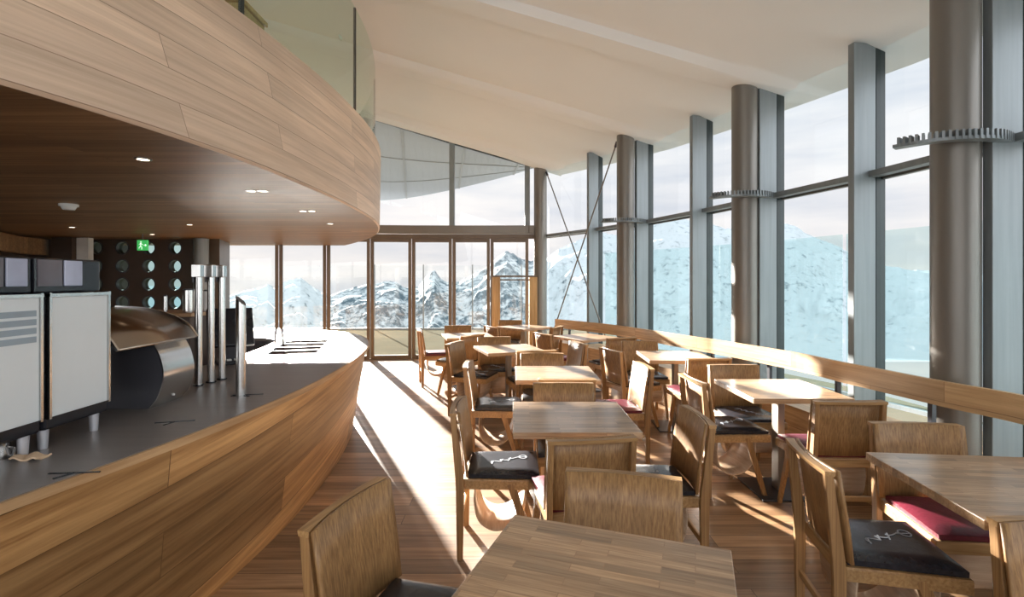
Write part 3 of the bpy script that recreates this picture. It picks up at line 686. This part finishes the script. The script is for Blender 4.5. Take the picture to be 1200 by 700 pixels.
# low drawers / bottle fridge at far inside
# ---------------------------------------------------------------- wooden portal by the doors
o = empty('wooden_portal', (.03, 9.72, 0)); tag(o, 'light oak free-standing frame with two posts and double crossbar before the glass doors', 'frame')
for sx in (-.33, .37): MB().box((sx-.075, -.06, 0), (sx+.075, .08, 1.60)).build('post', 'gold_oak', o, bevel=.006)
MB().box((-.42, -.07, 1.60), (.46, .09, 1.632)).build('top_rail', 'frame_brown', o, bevel=.004); MB().box((-.255, -.03, 1.535), (.295, .04, 1.56)).build('lower_rail', 'frame_brown', o, bevel=.003)

# ---------------------------------------------------------------- chairs and tables
SW = .215
def make_chair(kind):
    o = empty('dining_chair')
    def bx(u): return -.026*(1-(u/SW)**2)
    # seat frame
    mb = MB(); mb.prism([(-.195, -.01), (.195, -.01), (.215, .42), (-.215, .42)], .428, .444)
    mb.bar((-.188, .0, .415), (-.207, .42, .415), .022, .05); mb.bar((.188, .0, .415), (.207, .42, .415), .022, .05)
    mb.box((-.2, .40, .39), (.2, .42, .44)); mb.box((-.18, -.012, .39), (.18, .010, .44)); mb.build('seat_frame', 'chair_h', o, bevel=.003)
    # cushion
    mb = MB(); poly = [(-.183, .012), (.183, .012), (.203, .412), (-.203, .412)]
    n = 10; rows = []
    for i in range(n+1):
        v = i/n; r = []
        for j in range(n+1):
            u = j/n*2-1; y = .012+v*.40; x = u*(.183+.02*v)
            e = min(1, (1-abs(u))*9, v*9+.0, (1-v)*9); r.append((x, y, .468+.016*(max(e, 0)**.5)))
        rows.append(r)
    mb.loft(rows)
    border = rows[0]+[r[-1] for r in rows[1:]]+rows[-1][::-1][1:]+[r[0] for r in rows[::-1][1:-1]]
    mb.loft([border, [(x*.99, y, .446) for x, y, z in border]], closed_cols=True)
    cu = mb.build('cushion', kind, o, smooth=True, weld=True)
    # stitched script: wavy stroke and loop
    P = []
    for k in range(40):
        t = k/39; P.append(Vector((.055-.10*t+.010*math.sin(t*26), .13+.17*t+.014*math.cos(t*21), .486)))
    for k in range(14):
        t = 2*math.pi*k/13; P.append(Vector((-.045+.028*math.cos(t+1.6), .325+.022*math.sin(t+1.6)-.0, .486)))
    cv = MB()
    for a, b in zip(P, P[1:]): cv.bar(a, b, .0055 if True else 0, .0016)
    for a, b in ((0, 5), (14, 18), (22, 27)): cv.bar(P[a]+Vector((.018, 0, 0)), P[b]+Vector((-.012, .01, 0)), .005, .0016)
    if kind == 'black_leather': cv.build('stitched_script', 'stitch', cu)
    else: cv.bm.free()
    # rear legs continuing as back stiles
    for s in (-1, 1):
        mb = MB(); x = .198*s
        rows = []
        for y, z, dy in ((-.012, 0, .032), (-.004, .40, .046), (-.008, .47, .046), (-.052, .812, .030)):
            rows.append([(x-.014, y-dy, z), (x+.014, y-dy, z), (x+.014, y, z), (x-.014, y, z)])
        V = mb.loft(rows, closed_cols=True); mb.bm.faces.new(V[0]); mb.bm.faces.new(V[-1][::-1]); mb.build('leg', 'chair', o, bevel=.003)
    for s in (-1, 1):
        mb = MB(); mb.bar((.198*s, .255, .425), (.205*s, .385, 0), .026, .046, up=(0, 1, 0), w1=.024, h1=.028); mb.build('leg', 'chair', o, bevel=.003)
    # back panel
    mb = MB(); rows = []
    for z, y in ((.462, -.002), (.58, -.014), (.70, -.032), (.814, -.05)):
        rows.append([(SW*u, y+bx(SW*u)+.012, z) for u in [k/8-1 for k in range(17)]])
    V = mb.loft(rows); bp = mb.build('backrest', 'chair', o, smooth=True); md = bp.modifiers.new('s', 'SOLIDIFY'); md.thickness = .012; md.offset = 1
    # top rail behind
    mb = MB(); rows = []
    for k in range(17):
        u = k/8-1; y = -.05+bx(SW*u)
        rows.append([(SW*u, y+.004, .796), (SW*u, y+.006, .8135), (SW*u, -.084+bx(SW*u)*.5, .8135), (SW*u, -.082+bx(SW*u)*.5, .796)])
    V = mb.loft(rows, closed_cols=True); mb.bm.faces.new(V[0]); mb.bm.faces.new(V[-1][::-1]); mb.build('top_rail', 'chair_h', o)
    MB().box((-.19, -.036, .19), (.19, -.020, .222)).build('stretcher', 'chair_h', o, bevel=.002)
    # bent plywood glove tray slung under the seat
    mb = MB(); pr = spline([(.055, .40), (.05, .30), (.075, .20), (.15, .148), (.24, .16), (.31, .22), (.335, .31), (.335, .40)], 6)
    mb.loft([[(x, p.x, p.y) for x in (-.165, 0, .165)] for p in pr]); t = mb.build('under_tray', 'tray', o, smooth=True); md = t.modifiers.new('s', 'SOLIDIFY'); md.thickness = .008; md.offset = 0
    for s in (-1, 1): MB().box((.198*s-.012, -.042, -.0), (.198*s+.012, -.014, .006)).build('glide', 'dark', o)
    return o
proto = {'b': make_chair('black_leather'), 'r': make_chair('red_leather')}
used = set()
G1 = 'oak chairs in the left row of tables'; G2 = 'oak chairs in the right row of tables'
# (top-of-back mid x, y, facing degrees, cushion, label)
CH = [
 (-.535, 1.70, -17, 'b', 'oak chair at the left side of the nearest table, black cushion, left of frame bottom', G1),
 (.416, 1.93, -104, 'b', 'oak chair facing the viewer at the far side of the nearest table', G1),
 (.37, 2.39, 98, 'r', 'oak chair seen from behind, framed back, red cushion, just beyond the nearest table', G1),
 (-.31, 3.03, 0, 'b', 'oak chair with shiny black cushion in the aisle, left of second table', G1),
 (1.0, 2.80, 180, 'b', 'oak chair with lettered black cushion, right of the second table, facing left', G1),
 (.365, 3.64, -90, 'b', 'oak chair facing the viewer at the far side of the second left-row table', G1),
 (.405, 3.80, 90, 'b', 'oak chair with its back to the second table, at the near side of the third', G1),
 (-.38, 4.5, 0, 'b', 'oak chair with sun-bleached black cushion in the aisle, left of third table', G1),
 (1.13, 4.42, 183, 'r', 'sunlit pale-backed oak chair with pink-red cushion, right of third left-row table', G1),
 (.30, 5.12, -90, 'b', 'oak chair facing the viewer at the far side of the third left-row table', G1),
 (.25, 5.32, 103, 'b', 'oak chair seen from behind at the near side of the fourth left-row table', G1),
 (-.67, 6.02, -18, 'b', 'oak chair with white-glinting black cushion in the aisle, left of fourth table', G1),
 (.77, 5.98, 196, 'b', 'oak chair with strongly curved sunlit back, right of the fourth left-row table', G1),
 (-.23, 6.58, -80, 'b', 'oak chair facing the viewer at the far side of the fourth left-row table', G1),
 (-.53, 6.82, 143, 'b', 'oak chair turned left, back to viewer, at near side of the fifth table', G1),
 (-1.36, 7.56, 15, 'r', 'farthest oak chair in the aisle, red cushion, nearest the glass doors on the left', G1),
 (-.87, 8.22, -80, 'b', 'oak chair facing the viewer beyond the fifth table, before the glass doors', G1),
 (-.32, 8.05, 32, 'b', 'oak chair left of the farthest table, in front of the wooden portal post', G1),
 (-.03, 9.33, -97, 'b', 'farthest oak chair, inside the wooden portal opening', G1),
 (.42, 7.0, 32, 'r', 'oak chair seen from behind, turned right, left of the far right-row table', G2),
 (.70, 8.03, 152, 'b', 'tall-looking oak chair back at right of farthest table, beside the rail end', G1),
 (1.05, 5.4, 20, 'b', 'dark-lit oak chair seen from behind, left of the third right-row table', G2),
 (1.39, 6.5, 113, 'b', 'oak chair seen from behind at the near side of the farthest right-row table', G2),
 (1.53, 6.14, -90, 'b', 'oak chair facing the viewer beyond the third right-row table, near the rail', G2),
 (1.36, 3.83, 4, 'b', 'oak chair with black cushion at left side of the second right-row table', G2),
 (2.05, 3.12, 88, 'r', 'oak chair seen from behind, red cushion, at near side of second right-row table', G2),
 (1.91, 4.42, -90, 'b', 'oak chair facing the viewer with black cushion, far side of second right-row table', G2),
 (1.845, 4.8, 96, 'r', 'oak chair seen from behind with red cushion, near side of third right-row table', G2),
 (1.27, 2.17, -10, 'b', 'nearest right-hand oak chair, lettered black cushion, its back turned left', G2),
 (2.06, 2.61, -96, 'r', 'oak chair facing the viewer with dark red cushion, beyond the nearest right table', G2),
 (1.69, 1.55, -93, 'r', 'oak chair cut by the bottom right corner, near side of nearest right table', G2),
]
for x_, y_, f, c_, lb, g_ in CH:
    p = proto[c_]
    o = p if c_ not in used else copy_tree(p); used.add(c_)
    fx, fy = math.cos(R(f)), math.sin(R(f))
    o.location = (x_+.05*fx, y_+.05*fy, 0); o.rotation_euler = (0, 0, R(f-90)); tag(o, lb, 'chair', g_)

def make_table():
    o = empty('cafe_table'); h = .34
    MB().box((-h, -h, .715), (h, h, .75)).build('tabletop', 'block', o, bevel=.003)
    MB().box((-.17, -.17, .708), (.17, .17, .715)).build('mounting_plate', 'plate', o)
    MB().box((-.024, -.048, .012), (.024, .048, .708)).build('post', 'table_post', o, bevel=.004)
    MB().box((-.21, -.21, 0), (.21, .21, .012)).build('base_plate', 'plate', o, bevel=.003)
    return o
tp = make_table()
TB = [(.214, 1.31, -19.8, 'nearest square butcher-block table, cut by the bottom edge', 1), (.345, 3.02, 0, 'square oak table second from the viewer in the left row, pale with glare', 1), (.37, 4.41, 0, 'third square oak table from the viewer in the left row', 1),
      (-.04, 5.98, 18, 'fourth table of the left row, turned slightly, under the far chairs', 1), (-.64, 7.38, 14, 'square oak table nearest the glass doors, at the left end', 1), (.2, 8.72, 43, 'farthest small oak table, before the wooden portal', 1),
      (1.02, 7.2, 33, 'farthest table of the right row, near the end of the rail', 2), (1.72, 5.4, -3, 'third table of the right row from the viewer, beside the rail', 2), (1.965, 3.78, 0, 'second table of the right row, in front of the middle windows', 2),
      (1.945, 2.005, -6, 'nearest table of the right row, cut by the right edge', 2)]
for k, (x_, y_, a_, lb, r_) in enumerate(TB):
    o = tp if k == 0 else copy_tree(tp); o.location = (x_, y_, 0); o.rotation_euler = (0, 0, R(a_)); tag(o, lb, 'table', 'square oak tables in the %s row' % ('left' if r_ == 1 else 'right'))

# ---------------------------------------------------------------- outside: roof overhang, wind screens, mountains
inner = [(-5.4, 10.12), (-4.4, 10.14), (-3.4, 10.16), (-2.4, 10.16), (-1.4, 10.16), (-.5, 10.16), (.3, 10.16), (.9, 10.1)]
outer = spline([(-6.4, 14.2), (-6.0, 16.4), (-5.3, 17.5), (-4.4, 17.7), (-3.1, 16.9), (-1.8, 15.6), (-.6, 14.2), (.35, 12.9), (1.4, 11.1)], 6)
mb = MB(); nO = len(outer); rows = []
for k, q in enumerate(outer):
    t = k/(nO-1)*(len(inner)-1); i = min(int(t), len(inner)-2); f = t-i
    p = Vector(inner[i]).lerp(Vector(inner[i+1]), f); rows.append([(p.x+(q.x-p.x)*s, p.y+(q.y-p.y)*s, (zc(p.x, 10.1)+.02)*(1-s)+4.30*s) for s in (0, .33, .66, 1)])
mb.loft(rows); mb.loft([[Vector(p)+Vector((0, 0, .25)) for p in r] for r in rows]); mb.loft([[Vector(r[-1]), Vector(r[-1])+Vector((0, 0, .25))] for r in rows])
rf = mb.build('roof_overhang', 'overhang'); rf['kind'] = 'structure'
mb = MB()
for k in (13, 22, 31, 40):
    r = rows[min(k, len(rows)-1)]
    for a, b in zip(r, r[1:]): mb.bar(Vector(a)-Vector((0, 0, .01)), Vector(b)-Vector((0, 0, .01)), .05, .012)
for s in (1, 2):
    for a, b in zip(rows, rows[1:]): mb.bar(Vector(a[s])-Vector((0, 0, .01)), Vector(b[s])-Vector((0, 0, .01)), .04, .012)
o = mb.build('seam', 'seam'); o.parent = rf

ws = [(p.x-n.x*2.2, p.y-n.y*2.2) for p, n in zip(GV, GN)][3:]
ws = ws[:-1]+[(2.15, 11.9)]
for k, (a, b) in enumerate(zip(ws, ws[1:])):
    o = empty('wind_screen', (a[0], a[1], -.03)); tag(o, 'teal tinted glass wind screen panel outside the right windows, %s' % ['behind the viewer', 'beside the viewer', 'at the right picture edge', 'behind the thick near column', 'right of the mid column', 'left of the mid column', 'between second and third columns', 'right of the second column', 'by the corner column'][min(k, 8)], 'glass screen', 'wind screens on the right terrace')
    d = Vector((b[0]-a[0], b[1]-a[1], 0)); u = d.normalized(); nn = Vector((-u.y, u.x, 0))
    mb = MB(); mb.prism([tuple((u*.03-nn*.006)[:2]), tuple((d-u*.03-nn*.006)[:2]), tuple((d-u*.03+nn*.006)[:2]), tuple((u*.03+nn*.006)[:2])], .05, 2.2); mb.build('pane', 'glass_wind', o)
    mb = MB(); mb.bar((0, 0, .02), (d.x, d.y, .02), .08, .06); mb.build('base_channel', 'fin', o)
bs = [(-9.0+k*1.55, 16.2) for k in range(8)]
for k, (a, b) in enumerate(zip(bs, bs[1:])):
    o = empty('terrace_screen', (a[0], a[1], -.03)); tag(o, 'clear glass terrace screen panel beyond the glass doors, %s' % ['far left', 'second from left', 'third from left', 'in the middle', 'right of the middle', 'second from right', 'at the right end'][k], 'glass screen', 'clear screens on the back terrace')
    MB().box((.03, -.006, .05), (1.52, .006, 2.03)).build('pane', 'glass_wind2', o); MB().box((-.02, -.02, 0), (.02, .02, 2.06)).build('post', 'fin', o); MB().box((0, -.04, 0), (1.55, .04, .05)).build('base_channel', 'fin', o)

# mountains
sil = [(-500, 330), (0, 322), (180, 335), (240, 338), (269, 347), (285, 341), (305, 337), (314, 333), (322, 338), (334, 330), (345, 327), (352, 325), (362, 333), (376, 342), (388, 346), (400, 341), (415, 337), (430, 333), (438, 334), (450, 330), (463, 330), (474, 337), (482, 337), (490, 336), (497, 327),
       (504, 319), (509, 317), (516, 326), (524, 331), (538, 330), (550, 324), (562, 317), (570, 313), (580, 304), (588, 298), (594, 294), (602, 298), (612, 304), (622, 306), (640, 303), (655, 292), (672, 284), (690, 277), (705, 272), (722, 276), (760, 262), (775, 256), (790, 254), (806, 258), (832, 262), (850, 268), (880, 270), (905, 258), (920, 262), (932, 265), (945, 274),
       (960, 280), (985, 290), (1000, 300), (1030, 311), (1050, 313), (1062, 316), (1085, 317), (1200, 322), (1500, 318), (2500, 322)]
def E_at(t):
    px = 600+600*t
    if px <= sil[0][0]: return (328-sil[0][1])/600
    for (a, ya), (b, yb) in zip(sil, sil[1:]):
        if px <= b: f = (px-a)/(b-a); return (328-(ya+(yb-ya)*f))/600
    return (328-sil[-1][1])/600
azs = []
a = -180.0
while a < 180: azs.append(a); a += (.09 if -32 < a < 42 else 1.0 if abs(a) < 75 else 4)
rings = [400+330*(k/64) for k in range(65)]
me = bpy.data.meshes.new('mountain_range'); V = []; F = []; RK = []
na = len(azs)
for a in azs:
    ar = R(a); ca = math.cos(ar); fw = max(ca, .25); t = math.tan(ar) if abs(a) < 82 else (9 if a > 0 else -9)
    Et = E_at(t)
    rocky = 1.0 if -20 < a < 3 else .35
    rocky = max(rocky, 0) ; 
    for k, r in enumerate(rings):
        s = k/64; x_, y_ = r*math.sin(ar), r*ca
        q = Vector((math.sin(ar)*6, ca*6, s*3.2))
        rid = noise.hetero_terrain(q*1.6, 1.0, 2.1, 6, .7)
        fbm = noise.fractal(q*3.0+Vector((5, 2, 1)), 1.0, 2.1, 6)
        ang = -.16+(Et+.16)*(s**.85)+.022*fbm*math.sin(math.pi*min(1, s*1.0))+(.0018*noise.fractal(Vector((a*2.2, 0, 0)), 1, 2, 5) if k == 64 else 0)
        V.append((x_, y_, 1.55+ang*r*fw)); RK.append(.0+.28*fbm*rocky+(.10 if rocky == 1 else -.22))
nr = len(rings)
for i in range(na):
    j = (i+1) % na
    for k in range(nr-1): F.append((i*nr+k, j*nr+k, j*nr+k+1, i*nr+k+1))
me.from_pydata(V, [], F); me.update()
at = me.attributes.new('rock', 'FLOAT', 'POINT'); at.data.foreach_set('value', RK)
for p in me.polygons: p.use_smooth = True
o = bpy.data.objects.new('mountain_range', me); col.objects.link(o); me.materials.append(M['snow']); tag(o, 'snow covered rocky mountain range beyond the windows', 'mountains')
